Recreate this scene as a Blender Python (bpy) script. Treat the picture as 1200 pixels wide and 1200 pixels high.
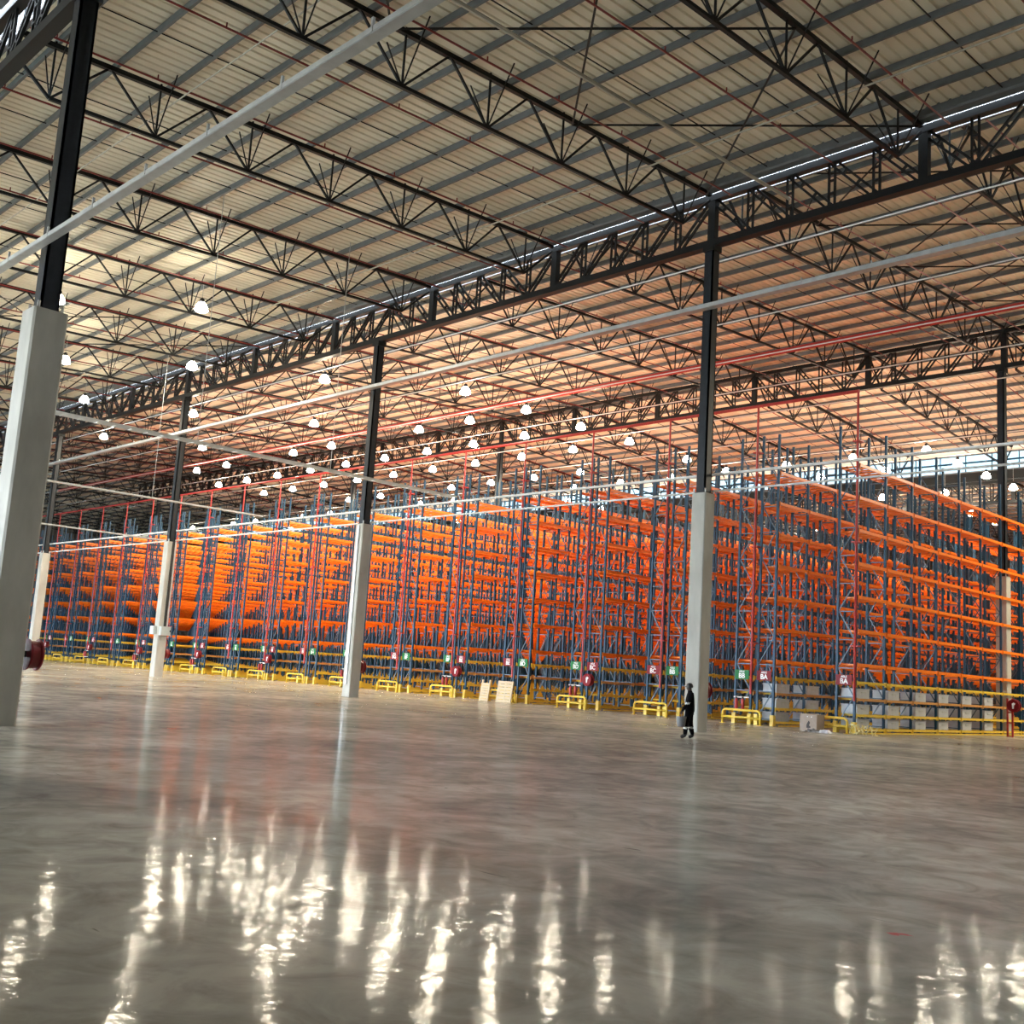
import bpy, math, random
from mathutils import Vector, Matrix, Euler

random.seed(7)
for o in list(bpy.data.objects):
    bpy.data.objects.remove(o)
SC = bpy.context.scene
COL = SC.collection

# ---------------------------------------------------------------- camera
F_PX, YAW, PITCH, ROLL, EYE = 1243.57, -0.7993, 0.1495, 0.0629, 1.65
fw = Vector((math.sin(YAW) * math.cos(PITCH), math.cos(YAW) * math.cos(PITCH), math.sin(PITCH)))
r0 = Vector((math.cos(YAW), -math.sin(YAW), 0)); u0 = r0.cross(fw)
rt = r0 * math.cos(ROLL) + u0 * math.sin(ROLL)
up = -r0 * math.sin(ROLL) + u0 * math.cos(ROLL)
cd = bpy.data.cameras.new('camera'); cam = bpy.data.objects.new('camera', cd); COL.objects.link(cam)
cd.sensor_width = 36.0; cd.sensor_fit = 'HORIZONTAL'; cd.lens = 36.0 * F_PX / 1200.0
cd.clip_start = 0.05; cd.clip_end = 600
cam.matrix_world = Matrix(((rt.x, up.x, -fw.x, 0), (rt.y, up.y, -fw.y, 0), (rt.z, up.z, -fw.z, EYE), (0, 0, 0, 1)))
SC.camera = cam

# ---------------------------------------------------------------- world, exposure
SKY_STRENGTH = 14.0
LAMP_STRENGTH = 350.0
wd = bpy.data.worlds.new('overcast_sky'); SC.world = wd; wd.use_nodes = True
bg = wd.node_tree.nodes['Background']
bg.inputs[0].default_value = (0.80, 0.90, 1.0, 1); bg.inputs[1].default_value = SKY_STRENGTH
vs = SC.view_settings
vs.view_transform = 'Standard'; vs.look = 'None'; vs.gamma = 1.0; vs.use_curve_mapping = False
vs.exposure = 0.95
cy = SC.cycles
cy.max_bounces = 8; cy.diffuse_bounces = 5; cy.glossy_bounces = 4; cy.transmission_bounces = 6; cy.transparent_max_bounces = 16
cy.sample_clamp_indirect = 6.0; cy.caustics_reflective = False; cy.caustics_refractive = False
try:
    cy.use_light_tree = True
except Exception:
    pass

# ---------------------------------------------------------------- materials
def nm(name):
    m = bpy.data.materials.new(name); m.use_nodes = True
    nt = m.node_tree; return m, nt, nt.nodes['Principled BSDF']

def mat(name, col, rough=0.5, metal=0.0, var=0.12, scale=6.0, spec=0.5, stretch=None):
    m, nt, b = nm(name)
    tc = nt.nodes.new('ShaderNodeTexCoord'); nz = nt.nodes.new('ShaderNodeTexNoise')
    nz.inputs['Scale'].default_value = scale; nz.inputs['Detail'].default_value = 3
    src = tc.outputs['Object']
    if stretch:
        mp = nt.nodes.new('ShaderNodeMapping'); mp.inputs['Scale'].default_value = stretch
        nt.links.new(src, mp.inputs[0]); src = mp.outputs[0]
    nt.links.new(src, nz.inputs['Vector'])
    rp = nt.nodes.new('ShaderNodeValToRGB')
    rp.color_ramp.elements[0].position = 0.3; rp.color_ramp.elements[1].position = 0.7
    rp.color_ramp.elements[0].color = tuple(c * (1 - var) for c in col) + (1,)
    rp.color_ramp.elements[1].color = tuple(min(1, c * (1 + var)) for c in col) + (1,)
    nt.links.new(nz.outputs['Fac'], rp.inputs[0]); nt.links.new(rp.outputs[0], b.inputs['Base Color'])
    b.inputs['Roughness'].default_value = rough; b.inputs['Metallic'].default_value = metal
    b.inputs['Specular IOR Level'].default_value = spec
    return m

M = {}
M['black'] = mat('black_painted_steel', (0.006, 0.007, 0.008), 0.5, 0, 0.2, spec=.25)
M['navy'] = mat('navy_painted_steel', (0.010, 0.014, 0.020), 0.45, 0, 0.2, spec=.3)
M['purlin'] = mat('galvanised_purlin_steel', (0.135, 0.15, 0.165), 0.5, 0.3, 0.12, 3)
M['galv'] = mat('galvanised_sheet', (0.52, 0.54, 0.55), 0.4, 0.45, 0.1, 4)
M['white_metal'] = mat('white_conduit', (0.75, 0.75, 0.73), 0.4, 0, 0.06)
M['pale_pipe'] = mat('pale_conduit', (0.40, 0.39, 0.33), 0.5, 0, 0.08)
M['red'] = mat('red_pipe_paint', (0.42, 0.022, 0.018), 0.4, 0, 0.15)
M['darkred'] = mat('dark_red_pipe_paint', (0.20, 0.014, 0.014), 0.45, 0, 0.15)
M['signred'] = mat('sign_red', (0.19, 0.002, 0.009), 0.5, 0, 0.04, spec=.25)
M['signgreen'] = mat('sign_green', (0.003, 0.15, 0.034), 0.5, 0, 0.04, spec=.25)
M['white'] = mat('white_print', (0.85, 0.85, 0.85), 0.5, 0, 0.02)
M['blue'] = mat('rack_blue_paint', (0.004, 0.046, 0.098), 0.42, 0, 0.15, spec=.3)
M['brace'] = mat('galvanised_brace', (0.07, 0.11, 0.15), 0.45, 0.3, 0.1)
M['orange'] = mat('rack_orange_paint', (0.95, 0.215, 0.012), 0.35, 0, 0.1)
M['yellow'] = mat('safety_yellow_paint', (0.74, 0.52, 0.05), 0.4, 0, 0.1)
M['ochre'] = mat('ochre_beam_paint', (0.55, 0.27, 0.07), 0.45, 0, 0.12)
M['crate'] = mat('pale_grey_crate_plastic', (0.47, 0.50, 0.54), 0.5, 0, 0.08)
M['wood'] = mat('pale_pine', (0.66, 0.54, 0.36), 0.7, 0, 0.2, 8, stretch=(1, 1, 12))
M['carton'] = mat('brown_carton', (0.34, 0.27, 0.22), 0.8, 0, 0.08)
M['ink'] = mat('dark_print', (0.03, 0.025, 0.025), 0.7, 0, 0.05)
M['film'] = mat('crumpled_film', (0.25, 0.25, 0.26), 0.35, 0, 0.9, 3)
M['strap'] = mat('yellow_strapping', (0.75, 0.66, 0.30), 0.6, 0, 0.1)
M['grey_box'] = mat('grey_enclosure', (0.42, 0.46, 0.45), 0.5, 0, 0.06)
M['cloth'] = mat('dark_work_cloth', (0.004, 0.004, 0.006), 0.9, 0, 0.3, 20, spec=.1)
M['reflective'] = mat('reflective_tape', (0.75, 0.77, 0.78), 0.4, 0, 0.05)
M['skin'] = mat('skin', (0.045, 0.025, 0.017), 0.6, 0, 0.1)
M['boot'] = mat('boot_leather', (0.004, 0.004, 0.004), 0.6, 0, 0.2)
M['helmet'] = mat('dark_helmet', (0.012, 0.012, 0.014), 0.35, 0, 0.1)
M['bucket'] = mat('grey_bucket_plastic', (0.14, 0.145, 0.15), 0.5, 0, 0.1)
M['rubber'] = mat('black_rubber', (0.02, 0.02, 0.02), 0.7, 0, 0.1)
M['wall'] = mat('wall_cladding', (0.13, 0.115, 0.10), 0.6, 0, 0.06, 0.4)
M['scrap'] = mat('red_scrap', (0.35, 0.01, 0.012), 0.6, 0, 0.1)

def roof_mat():
    m, nt, b = nm('roof_insulation_sheet')
    tc = nt.nodes.new('ShaderNodeTexCoord'); nz = nt.nodes.new('ShaderNodeTexNoise')
    mp = nt.nodes.new('ShaderNodeMapping'); mp.inputs['Scale'].default_value = (0.7, 0.08, 1)
    nt.links.new(tc.outputs['Object'], mp.inputs[0]); nt.links.new(mp.outputs[0], nz.inputs['Vector'])
    nz.inputs['Scale'].default_value = 1.0; nz.inputs['Detail'].default_value = 4
    rp = nt.nodes.new('ShaderNodeValToRGB'); e = rp.color_ramp.elements
    e[0].position = .3; e[1].position = .7
    e[0].color = (0.72, 0.67, 0.54, 1); e[1].color = (0.84, 0.79, 0.65, 1)
    nt.links.new(nz.outputs['Fac'], rp.inputs[0]); nt.links.new(rp.outputs[0], b.inputs['Base Color'])
    b.inputs['Roughness'].default_value = 0.55
    return m
M['roof'] = roof_mat()

def concrete_mat(name, c0, c1):
    m, nt, b = nm(name)
    tc = nt.nodes.new('ShaderNodeTexCoord'); nz = nt.nodes.new('ShaderNodeTexNoise')
    mp = nt.nodes.new('ShaderNodeMapping'); mp.inputs['Scale'].default_value = (1, 1, 0.35)
    nt.links.new(tc.outputs['Object'], mp.inputs[0]); nt.links.new(mp.outputs[0], nz.inputs['Vector'])
    nz.inputs['Scale'].default_value = 2.2; nz.inputs['Detail'].default_value = 6
    rp = nt.nodes.new('ShaderNodeValToRGB'); e = rp.color_ramp.elements
    e[0].position = .32; e[1].position = .68; e[0].color = c0 + (1,); e[1].color = c1 + (1,)
    nt.links.new(nz.outputs['Fac'], rp.inputs[0]); nt.links.new(rp.outputs[0], b.inputs['Base Color'])
    bp = nt.nodes.new('ShaderNodeBump'); bp.inputs['Strength'].default_value = .15; bp.inputs['Distance'].default_value = .02
    nt.links.new(nz.outputs['Fac'], bp.inputs['Height']); nt.links.new(bp.outputs[0], b.inputs['Normal'])
    b.inputs['Roughness'].default_value = 0.75
    return m
M['concrete'] = concrete_mat('column_concrete', (0.36, 0.35, 0.31), (0.47, 0.46, 0.41))

def floor_mat():
    m, nt, b = nm('polished_concrete_floor')
    N, L = nt.nodes.new, nt.links.new
    tc = N('ShaderNodeTexCoord'); P = tc.outputs['Object']
    n1 = N('ShaderNodeTexNoise'); n1.inputs['Scale'].default_value = 0.22; n1.inputs['Detail'].default_value = 7; n1.inputs['Roughness'].default_value = .62; n1.inputs['Distortion'].default_value = .6
    L(P, n1.inputs['Vector'])
    n2 = N('ShaderNodeTexNoise'); n2.inputs['Scale'].default_value = 1.7; n2.inputs['Detail'].default_value = 8; n2.inputs['Roughness'].default_value = .6; n2.inputs['Distortion'].default_value = 1.0
    L(P, n2.inputs['Vector'])
    r1 = N('ShaderNodeValToRGB'); e = r1.color_ramp.elements
    e[0].position = .30; e[0].color = (0.19, 0.178, 0.158, 1); e[1].position = .66; e[1].color = (0.52, 0.48, 0.40, 1)
    L(n1.outputs['Fac'], r1.inputs[0])
    r2 = N('ShaderNodeValToRGB'); e = r2.color_ramp.elements
    e[0].position = .32; e[0].color = (0.55, 0.54, 0.53, 1); e[1].position = .60; e[1].color = (1, 1, 1, 1)
    L(n2.outputs['Fac'], r2.inputs[0])
    mx = N('ShaderNodeMixRGB'); mx.blend_type = 'MULTIPLY'; mx.inputs[0].default_value = .8
    L(r1.outputs[0], mx.inputs[1]); L(r2.outputs[0], mx.inputs[2])
    # short dark scuffs and tyre marks
    mp = N('ShaderNodeMapping'); mp.inputs['Scale'].default_value = (0.9, 4.5, 1); mp.inputs['Rotation'].default_value = (0, 0, .5)
    L(P, mp.inputs[0])
    n3 = N('ShaderNodeTexNoise'); n3.inputs['Scale'].default_value = 1.1; n3.inputs['Detail'].default_value = 3; n3.inputs['Distortion'].default_value = .8
    L(mp.outputs[0], n3.inputs['Vector'])
    r3 = N('ShaderNodeValToRGB'); e = r3.color_ramp.elements
    e[0].position = .232; e[0].color = (.5, .5, .5, 1); e[1].position = .25; e[1].color = (1, 1, 1, 1)
    L(n3.outputs['Fac'], r3.inputs[0])
    m2 = N('ShaderNodeMixRGB'); m2.blend_type = 'MULTIPLY'; m2.inputs[0].default_value = 1.0
    L(mx.outputs[0], m2.inputs[1]); L(r3.outputs[0], m2.inputs[2])
    L(m2.outputs[0], b.inputs['Base Color'])
    # polish varies in patches: a thin gloss coat over matt concrete
    n4 = N('ShaderNodeTexNoise'); n4.inputs['Scale'].default_value = .9; n4.inputs['Detail'].default_value = 7; n4.inputs['Roughness'].default_value = .65; n4.inputs['Distortion'].default_value = 1.2
    L(P, n4.inputs['Vector'])
    mr = N('ShaderNodeMapRange'); mr.inputs[1].default_value = .44; mr.inputs[2].default_value = .70; mr.inputs[3].default_value = .34; mr.inputs[4].default_value = .84
    L(n4.outputs['Fac'], mr.inputs[0])
    fr = N('ShaderNodeFresnel'); fr.inputs['IOR'].default_value = 1.075
    mu = N('ShaderNodeMath'); mu.operation = 'MULTIPLY'; L(fr.outputs[0], mu.inputs[0]); L(mr.outputs[0], mu.inputs[1])
    bp = N('ShaderNodeBump'); bp.inputs['Strength'].default_value = .20; bp.inputs['Distance'].default_value = .02
    n5 = N('ShaderNodeTexNoise'); n5.inputs['Scale'].default_value = 4.5; n5.inputs['Detail'].default_value = 4
    L(P, n5.inputs['Vector']); L(n5.outputs['Fac'], bp.inputs['Height'])
    gl = N('ShaderNodeBsdfGlossy'); gl.inputs['Roughness'].default_value = .075; gl.inputs['Color'].default_value = (1, 1, 1, 1); L(bp.outputs[0], gl.inputs['Normal'])
    df = N('ShaderNodeBsdfDiffuse'); df.inputs['Roughness'].default_value = .3; L(m2.outputs[0], df.inputs['Color'])
    mxs = N('ShaderNodeMixShader'); L(mu.outputs[0], mxs.inputs[0]); L(df.outputs[0], mxs.inputs[1]); L(gl.outputs[0], mxs.inputs[2])
    L(mxs.outputs[0], nt.nodes['Material Output'].inputs[0]); nt.nodes.remove(b)
    return m
M['floor'] = floor_mat()

def emit_mat(name, col, s):
    m, nt, b = nm(name)
    b.inputs['Base Color'].default_value = (0.9, 0.9, 0.9, 1)
    b.inputs['Emission Color'].default_value = col + (1,); b.inputs['Emission Strength'].default_value = s
    return m
M['lamp'] = emit_mat('lamp_lens', (1.0, 0.885, 0.67), LAMP_STRENGTH)
M['lampshell'] = emit_mat('lamp_acrylic_bell', (1.0, 0.885, 0.67), LAMP_STRENGTH * .135)

def glazing_mat(name, col):
    m = bpy.data.materials.new(name); m.use_nodes = True; nt = m.node_tree; nt.nodes.clear()
    o = nt.nodes.new('ShaderNodeOutputMaterial'); t = nt.nodes.new('ShaderNodeBsdfTransparent'); g = nt.nodes.new('ShaderNodeBsdfGlossy')
    t.inputs[0].default_value = col + (1,); g.inputs['Roughness'].default_value = .15
    x = nt.nodes.new('ShaderNodeMixShader'); x.inputs[0].default_value = .08
    nt.links.new(t.outputs[0], x.inputs[1]); nt.links.new(g.outputs[0], x.inputs[2]); nt.links.new(x.outputs[0], o.inputs[0])
    return m
M['glass'] = glazing_mat('clear_roof_light_sheet', (0.40, 0.44, 0.46))
M['tint'] = glazing_mat('tinted_roof_light_sheet', (0.235, 0.275, 0.29))

# ---------------------------------------------------------------- mesh helpers
class MB:
    def __init__(s):
        s.v = []; s.f = []; s.mi = []; s.m = 0
    def _add(s, vs, fs):
        b = len(s.v); s.v += [tuple(p) for p in vs]; s.f += [tuple(i + b for i in q) for q in fs]; s.mi += [s.m] * len(fs); return s
    def box(s, x0, x1, y0, y1, z0, z1):
        return s._add([(x0, y0, z0), (x1, y0, z0), (x1, y1, z0), (x0, y1, z0), (x0, y0, z1), (x1, y0, z1), (x1, y1, z1), (x0, y1, z1)],
                      [(0, 3, 2, 1), (4, 5, 6, 7), (0, 1, 5, 4), (1, 2, 6, 5), (2, 3, 7, 6), (3, 0, 4, 7)])
    def bar(s, p, q, w, h, upv=(0, 0, 1)):
        p, q = Vector(p), Vector(q); d = (q - p).normalized(); u = Vector(upv)
        if abs(d.dot(u)) > .98: u = Vector((0, 1, 0))
        a = d.cross(u).normalized(); u = a.cross(d).normalized()
        vs = []
        for c in (p, q):
            for sx, sz in ((-1, -1), (1, -1), (1, 1), (-1, 1)):
                vs.append(c + a * (sx * w / 2) + u * (sz * h / 2))
        return s._add(vs, [(0, 1, 2, 3), (7, 6, 5, 4), (0, 4, 5, 1), (1, 5, 6, 2), (2, 6, 7, 3), (3, 7, 4, 0)])
    def tube(s, pts, r, n=6, cap=True):
        pts = [Vector(p) for p in pts]; rings = []; prev = None
        for i, c in enumerate(pts):
            d = ((pts[i + 1] - c) if i < len(pts) - 1 else (c - pts[i - 1]))
            if 0 < i < len(pts) - 1: d = (pts[i + 1] - c).normalized() + (c - pts[i - 1]).normalized()
            d = d.normalized()
            if prev is None:
                u = Vector((0, 0, 1)) if abs(d.z) < .9 else Vector((0, 1, 0))
            else: u = prev
            a = d.cross(u).normalized(); u = a.cross(d).normalized(); prev = u
            rr = r[i] if isinstance(r, (list, tuple)) else r
            rings.append([c + (a * math.cos(t) + u * math.sin(t)) * rr for t in [2 * math.pi * k / n for k in range(n)]])
        vs = [p for R in rings for p in R]; fs = []
        for i in range(len(rings) - 1):
            for k in range(n):
                k2 = (k + 1) % n
                fs.append((i * n + k, i * n + k2, (i + 1) * n + k2, (i + 1) * n + k))
        if cap:
            fs.append(tuple(reversed(range(n)))); fs.append(tuple(range((len(rings) - 1) * n, len(rings) * n)))
        return s._add(vs, fs)
    def lathe(s, prof, c=(0, 0, 0), axis='Z', n=16):
        vs = []; fs = []; m = len(prof)
        for k in range(n):
            t = 2 * math.pi * k / n
            for r, h in prof:
                x, y, z = r * math.cos(t), r * math.sin(t), h
                if axis == 'Y': x, y, z = x, h, y
                elif axis == 'X': x, y, z = h, x, y
                vs.append((c[0] + x, c[1] + y, c[2] + z))
        for k in range(n):
            k2 = (k + 1) % n
            for i in range(m - 1):
                fs.append((k * m + i, k2 * m + i, k2 * m + i + 1, k * m + i + 1))
        return s._add(vs, fs)
    def prism(s, prof, p0, p1, ax='X'):
        """open or closed 2-D profile (list of (a,b)) swept along an axis from p0 to p1"""
        n = len(prof); vs = []
        for t in (p0, p1):
            for a, b in prof:
                vs.append((t, a, b) if ax == 'X' else (a, t, b))
        fs = [(i, (i + 1) % n, n + (i + 1) % n, n + i) for i in range(n)]
        fs += [tuple(reversed(range(n))), tuple(range(n, 2 * n))]
        return s._add(vs, fs)
    def mesh(s, name, *mats, smooth=False):
        me = bpy.data.meshes.new(name); me.from_pydata(s.v, [], s.f)
        for m in mats: me.materials.append(M[m] if isinstance(m, str) else m)
        if len(mats) > 1: me.polygons.foreach_set('material_index', s.mi)
        if smooth: me.polygons.foreach_set('use_smooth', [True] * len(me.polygons))
        me.update(); return me

def obj(name, me, parent=None, loc=(0, 0, 0), rot=None, scale=None):
    o = bpy.data.objects.new(name, me); COL.objects.link(o); o.location = loc
    if rot: o.rotation_euler = rot
    if scale: o.scale = scale
    if parent: o.parent = parent
    return o

def tag(o, label, cat, group=None, kind=None):
    if label: o['label'] = label
    if cat: o['category'] = cat
    if group: o['group'] = group
    if kind: o['kind'] = kind
    return o

def thing(name, label, cat, loc=(0, 0, 0), group=None, rotz=0, kind=None):
    o = obj(name, None, None, loc, (0, 0, rotz)); o.empty_display_size = .2
    return tag(o, label, cat, group, kind)

def struct(o, label=None):
    o['kind'] = 'structure'
    if label: o['label'] = label
    return o

ORD = ('first second third fourth fifth sixth seventh eighth ninth tenth eleventh twelfth thirteenth fourteenth fifteenth sixteenth '
       'seventeenth eighteenth nineteenth twentieth').split()
def nth(i):
    return ORD[i] if i < 20 else ('twenty-' + ORD[i - 20] if i < 29 else 'thirtieth' if i == 29 else 'thirty-' + ORD[i - 30])

# ---------------------------------------------------------------- grid of the building
CX0, CS = -22.13, 20.16            # columns of the girder row
JX0, JS = -22.13, 8.064            # roof trusses
XR, XL = 18.0, -185.0              # side walls
YN, YF = -14.0, 127.0              # near and far walls
Y0, Y1, Y2, Y3 = 7.7, 31.04, 59.0, 82.0
ZC = 8.39                          # top of the concrete shafts
def zc1(y): return 19.70 + .047 * (y - 31.04)
def zc0(y): return zc1(Y0) - 1.24 + .047 * (y - Y0)
def zc2(y): return 20.94 + .051 * (y - 31.04)
def zc3(y): return 22.37 - .062 * (y - 59.0)
def zc4(y): return 18.25 - .012 * (y - 82.0)
NJ = range(-3, 20)
jx = lambda k: JX0 - JS * k

# ---------------------------------------------------------------- floor and walls
struct(obj('floor', MB()._add([(XL, YN, 0), (XR, YN, 0), (XR, YF, 0), (XL, YF, 0)], [(0, 1, 2, 3)]).mesh('floor', 'floor')),
       'polished grey concrete floor with scuffs and lamp reflections')

def ribbed_wall(name, a, b, z1, axis, at):
    mb = MB(); n = int(abs(b - a) / .6); vs = []; fs = []
    st = (b - a) / n
    prof = []
    for i in range(n):
        u = a + i * st
        prof += [(u, 0), (u + st * .55, 0), (u + st * .65, .05), (u + st * .9, .05)]
    prof.append((b, 0))
    for u, d in prof:
        for z in (0, z1):
            vs.append((u, at + d, z) if axis == 'X' else (at + d, u, z))
    for i in range(len(prof) - 1):
        fs.append((2 * i, 2 * i + 2, 2 * i + 3, 2 * i + 1))
    return struct(obj(name, mb._add(vs, fs).mesh(name, 'wall')))
ribbed_wall('wall_back', XL, XR, 20, 'X', YF)
ribbed_wall('wall_left', YN, YF, 24, 'Y', XL)
ribbed_wall('wall_right', YN, YF, 24, 'Y', XR)
fwall = MB(); dw = 6.6; dh = 9.0
for k in range(20):
    x = XL + 4.0 + k * 8.064
    fwall.box(x - 4.0 if k == 0 else x - 8.064 + dw, x, YN - .1, YN, 0, dh)
fwall.box(XL + 4.0 + 19 * 8.064 + dw, XR, YN - .1, YN, 0, dh); fwall.box(XL, XR, YN - .1, YN, dh, 18)
struct(obj('wall_front', fwall.mesh('wall_front', 'wall')), 'loading wall with open dock doors behind the viewer')
struct(obj('ground', MB()._add([(XL - 60, YN - 90, -.02), (XR + 60, YN - 90, -.02), (XR + 60, YN, -.02), (XL - 60, YN, -.02)], [(0, 1, 2, 3)]).mesh('ground', 'concrete')), 'concrete yard outside the dock doors')

# ---------------------------------------------------------------- roof: sheets, purlins, rods
ceil = struct(obj('ceiling', None), 'cream lined roof sheeting carried on grey purlins')
def sheet(y0, y1, zf, off):
    vs = []; fs = []; st = .36; n = int((XR - XL) / st)
    prof = []
    for i in range(n):
        x = XL + i * st
        prof += [(x, 0), (x + .24, 0), (x + .275, .045), (x + .325, .045)]
    prof.append((XR, 0))
    ys = (y0, y1)
    for x, d in prof:
        for y in ys: vs.append((x, y, zf(y) + off + d))
    for i in range(len(prof) - 1):
        fs.append((2 * i, 2 * i + 1, 2 * i + 3, 2 * i + 2))
    return obj('roof_sheet', MB()._add(vs, fs).mesh('roof_sheet', 'roof'), ceil)
PUR = MB().prism([(-.035, -.11), (.045, -.11), (.045, -.085), (-.018, -.09), (-.018, .085), (.062, .085), (.062, .11), (-.035, .11)], XL, XR, 'X').mesh('purlin', 'purlin')
BAYS = [('near', YN, Y0 - .3, zc0), ('open', Y0 + .45, Y1 - .3, zc1), ('second', Y1 + .5, Y2, zc2), ('third', Y2, Y3, zc3), ('far', Y3 + .2, YF, zc4)]
for nme, a, b, zf in BAYS:
    sheet(a, b, zf, .33)
    n = max(2, round((b - a) / 1.68)); st = (b - a) / n
    for i in range(n + 1):
        y = min(max(a + i * st, a + .08), b - .08)
        obj('purlin', PUR, ceil, (0, y, zf(y) + .20))
# sag rods between the purlins
for nme, a, b, zf in BAYS[1:4]:
    me = MB().bar((0, a, zf(a) + .16), (0, b, zf(b) + .16), .028, .028).mesh('sag_rod', 'black')
    for k in range(-3, 13):
        for fx in (.33, .67):
            obj('sag_rod', me, ceil, (jx(k) - JS * fx, 0, 0))
# flat bracing of one truss bay
for nme, a, b, zf in BAYS[1:4]:
    n = 4 if nme == 'second' else 3
    st = (b - a - .4) / n
    for kx in (-1, -3, 4, 9):
        for i in range(n):
            ya, yb = a + .2 + i * st, a + .2 + (i + 1) * st
            for p, q in ((ya, yb), (yb, ya)):
                obj('brace_rod', MB().tube([(jx(kx), p, zf(p) - .12), (jx(kx + 1), q, zf(q) - .12)], .035, 5).mesh('brace_rod', 'black'), ceil)
# edge beams (gutters) where the low roofs stop in front of the steps
for (y, z) in ((Y1 - .36, zc1(Y1) + .13), (Y0 - .36, zc0(Y0) + .13)):
    obj('gutter', MB().prism([(-.28, .30), (-.28, -.06), (-.22, -.12), (.10, -.12), (.10, .04), (.04, .04), (.04, -.06), (-.16, -.06), (-.22, 0), (-.22, .30)], XL, XR, 'X').mesh('gutter', 'purlin'), ceil, (0, y, z))

# step glazing (clerestories)
def clerestory(name, y, z0, z1, label, glass='glass', mulm='purlin'):
    t = struct(obj(name, None, None, (0, y, 0)), label)
    st = JS / 4; n = int((XR - XL) / st)
    pane = MB().box(.03, st - .03, -.012, .012, z0, z1).mesh('pane', glass)
    mul = MB().box(-.03, .03, -.04, .04, z0, z1).mesh('mullion', mulm)
    for i in range(n + 1):
        x = XL + i * st
        obj('mullion', mul, t, (x, 0, 0))
        if i < n: obj('pane', pane, t, (x, 0, 0))
    obj('sill_rail', MB().box(XL, XR, -.06, .06, z0 - .1, z0).mesh('sill_rail', 'purlin'), t)
    obj('head_rail', MB().box(XL, XR, -.06, .06, z1, z1 + .1).mesh('head_rail', 'purlin'), t)
    return t
clerestory('window_1', Y1 + .5, 19.75, zc2(Y1 + .5) + .22, 'bright clerestory strip over the first black girder')
w2 = clerestory('window_2', Y3 + .15, 19.35, 20.62, 'blue white clerestory band at the far roof step', 'tint', 'blue')
obj('mid_rail', MB().box(XL, XR, -.06, .06, 20.0, 20.12).mesh('mid_rail', 'blue'), w2)
obj('fascia', MB().box(XL, XR, -.05, .05, 20.72, zc3(Y3) + .45).mesh('fascia', 'roof'), w2)
obj('apron', MB().box(XL, XR, -.05, .05, zc4(Y3) + .3, 19.25).mesh('apron', 'black'), w2)
clerestory('window_3', Y0 + .45, zc0(Y0) + .05, zc1(Y0 + .5) + .22, 'clerestory strip over the girder beside the near column')

# ---------------------------------------------------------------- roof trusses (joists)
def truss_meshes(a, b, zf, depth, mod):
    """shared meshes of one truss in the plane x=0: chords + list of web members"""
    zt = lambda y: zf(y)
    zb = lambda y: zf(y) - depth
    top = MB().bar((0, a, zt(a)), (0, b, zt(b)), .14, .15).mesh('top_chord', 'black')
    n = max(3, round((b - a) / mod)); st = (b - a) / n
    ybs = [a + st * (i + .5) for i in range(n)]
    bot = MB()
    pts = [(0, a + .05, zt(a) - .25), (0, ybs[0], zb(ybs[0])), (0, ybs[-1], zb(ybs[-1])), (0, b - .05, zt(b) - .25)]
    bot.bar(pts[1], pts[2], .11, .10)
    bot = bot.mesh('bottom_chord', 'black')
    ends = [MB().bar(pts[0], pts[1], .08, .08).mesh('end_brace', 'black'), MB().bar(pts[2], pts[3], .08, .08).mesh('end_brace', 'black')]
    web = []; fly = []
    for i, y in enumerate(ybs):
        if i > 0: web.append(('web_diagonal', MB().bar((0, y, zb(y)), (0, y - st / 2, zt(y - st / 2)), .06, .065)))
        if i < n - 1: web.append(('web_diagonal', MB().bar((0, y, zb(y)), (0, y + st / 2, zt(y + st / 2)), .06, .065)))
        web.append(('web_post', MB().bar((0, y, zb(y)), (0, y, zt(y) + .15), .05, .05)))
        for s in (-1, 1):
            fly.append(('fly_brace', MB().bar((0, y, zb(y)), (s * .95, y + .05, zt(y) + .12), .032, .032)))
    joined = MB()
    for _, mb in web + fly: joined._add(mb.v, mb.f)
    return top, bot, ends, [(n_, mb.mesh(n_, 'black')) for n_, mb in web + fly], joined.mesh('web_members', 'black')

TR = [('open', 'over the open floor', Y0 + .5, Y1 - .25, zc1, 1.62, 3.36, 6),
      ('second', 'between the two long girders', Y1 + .15, Y2 - .1, zc2, 1.95, 3.4, 6),
      ('third', 'beyond the second girder', Y2 + .1, Y3 - .2, zc3, 1.85, 3.4, 6)]
for key, where, a, b, zf, dep, mod, nsep in TR:
    top, bot, ends, web, joined = truss_meshes(a, b, zf, dep, mod)
    for k in NJ:
        t = thing('roof_truss', f'black lattice roof truss {where}, {nth(k + 3)} counted from the right', 'roof truss', (jx(k), 0, zf(a)), f'roof trusses {where}')
        dz = (0, 0, -zf(a))
        obj('top_chord', top, t, dz); obj('bottom_chord', bot, t, dz)
        for e in ends: obj('end_brace', e, t, dz)
        if k <= nsep:
            for n_, me in web: obj(n_, me, t, dz)
        else:
            tag(obj('web_members', joined, t, dz), None, None, kind='stuff')
# low trusses under the far roof
ta = truss_meshes(Y3 + .3, 105.0, zc4, 1.3, 3.4)
for k in range(-1, 12):
    t = thing('roof_truss', f'small dark truss under the low far roof, {nth(k + 1)} counted from the right', 'roof truss', (jx(k), 0, zc4(Y3)), 'trusses under the low far roof')
    dz = (0, 0, -zc4(Y3))
    obj('top_chord', ta[0], t, dz); obj('bottom_chord', ta[1], t, dz); tag(obj('web_members', ta[4], t, dz), None, None, kind='stuff')

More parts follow.
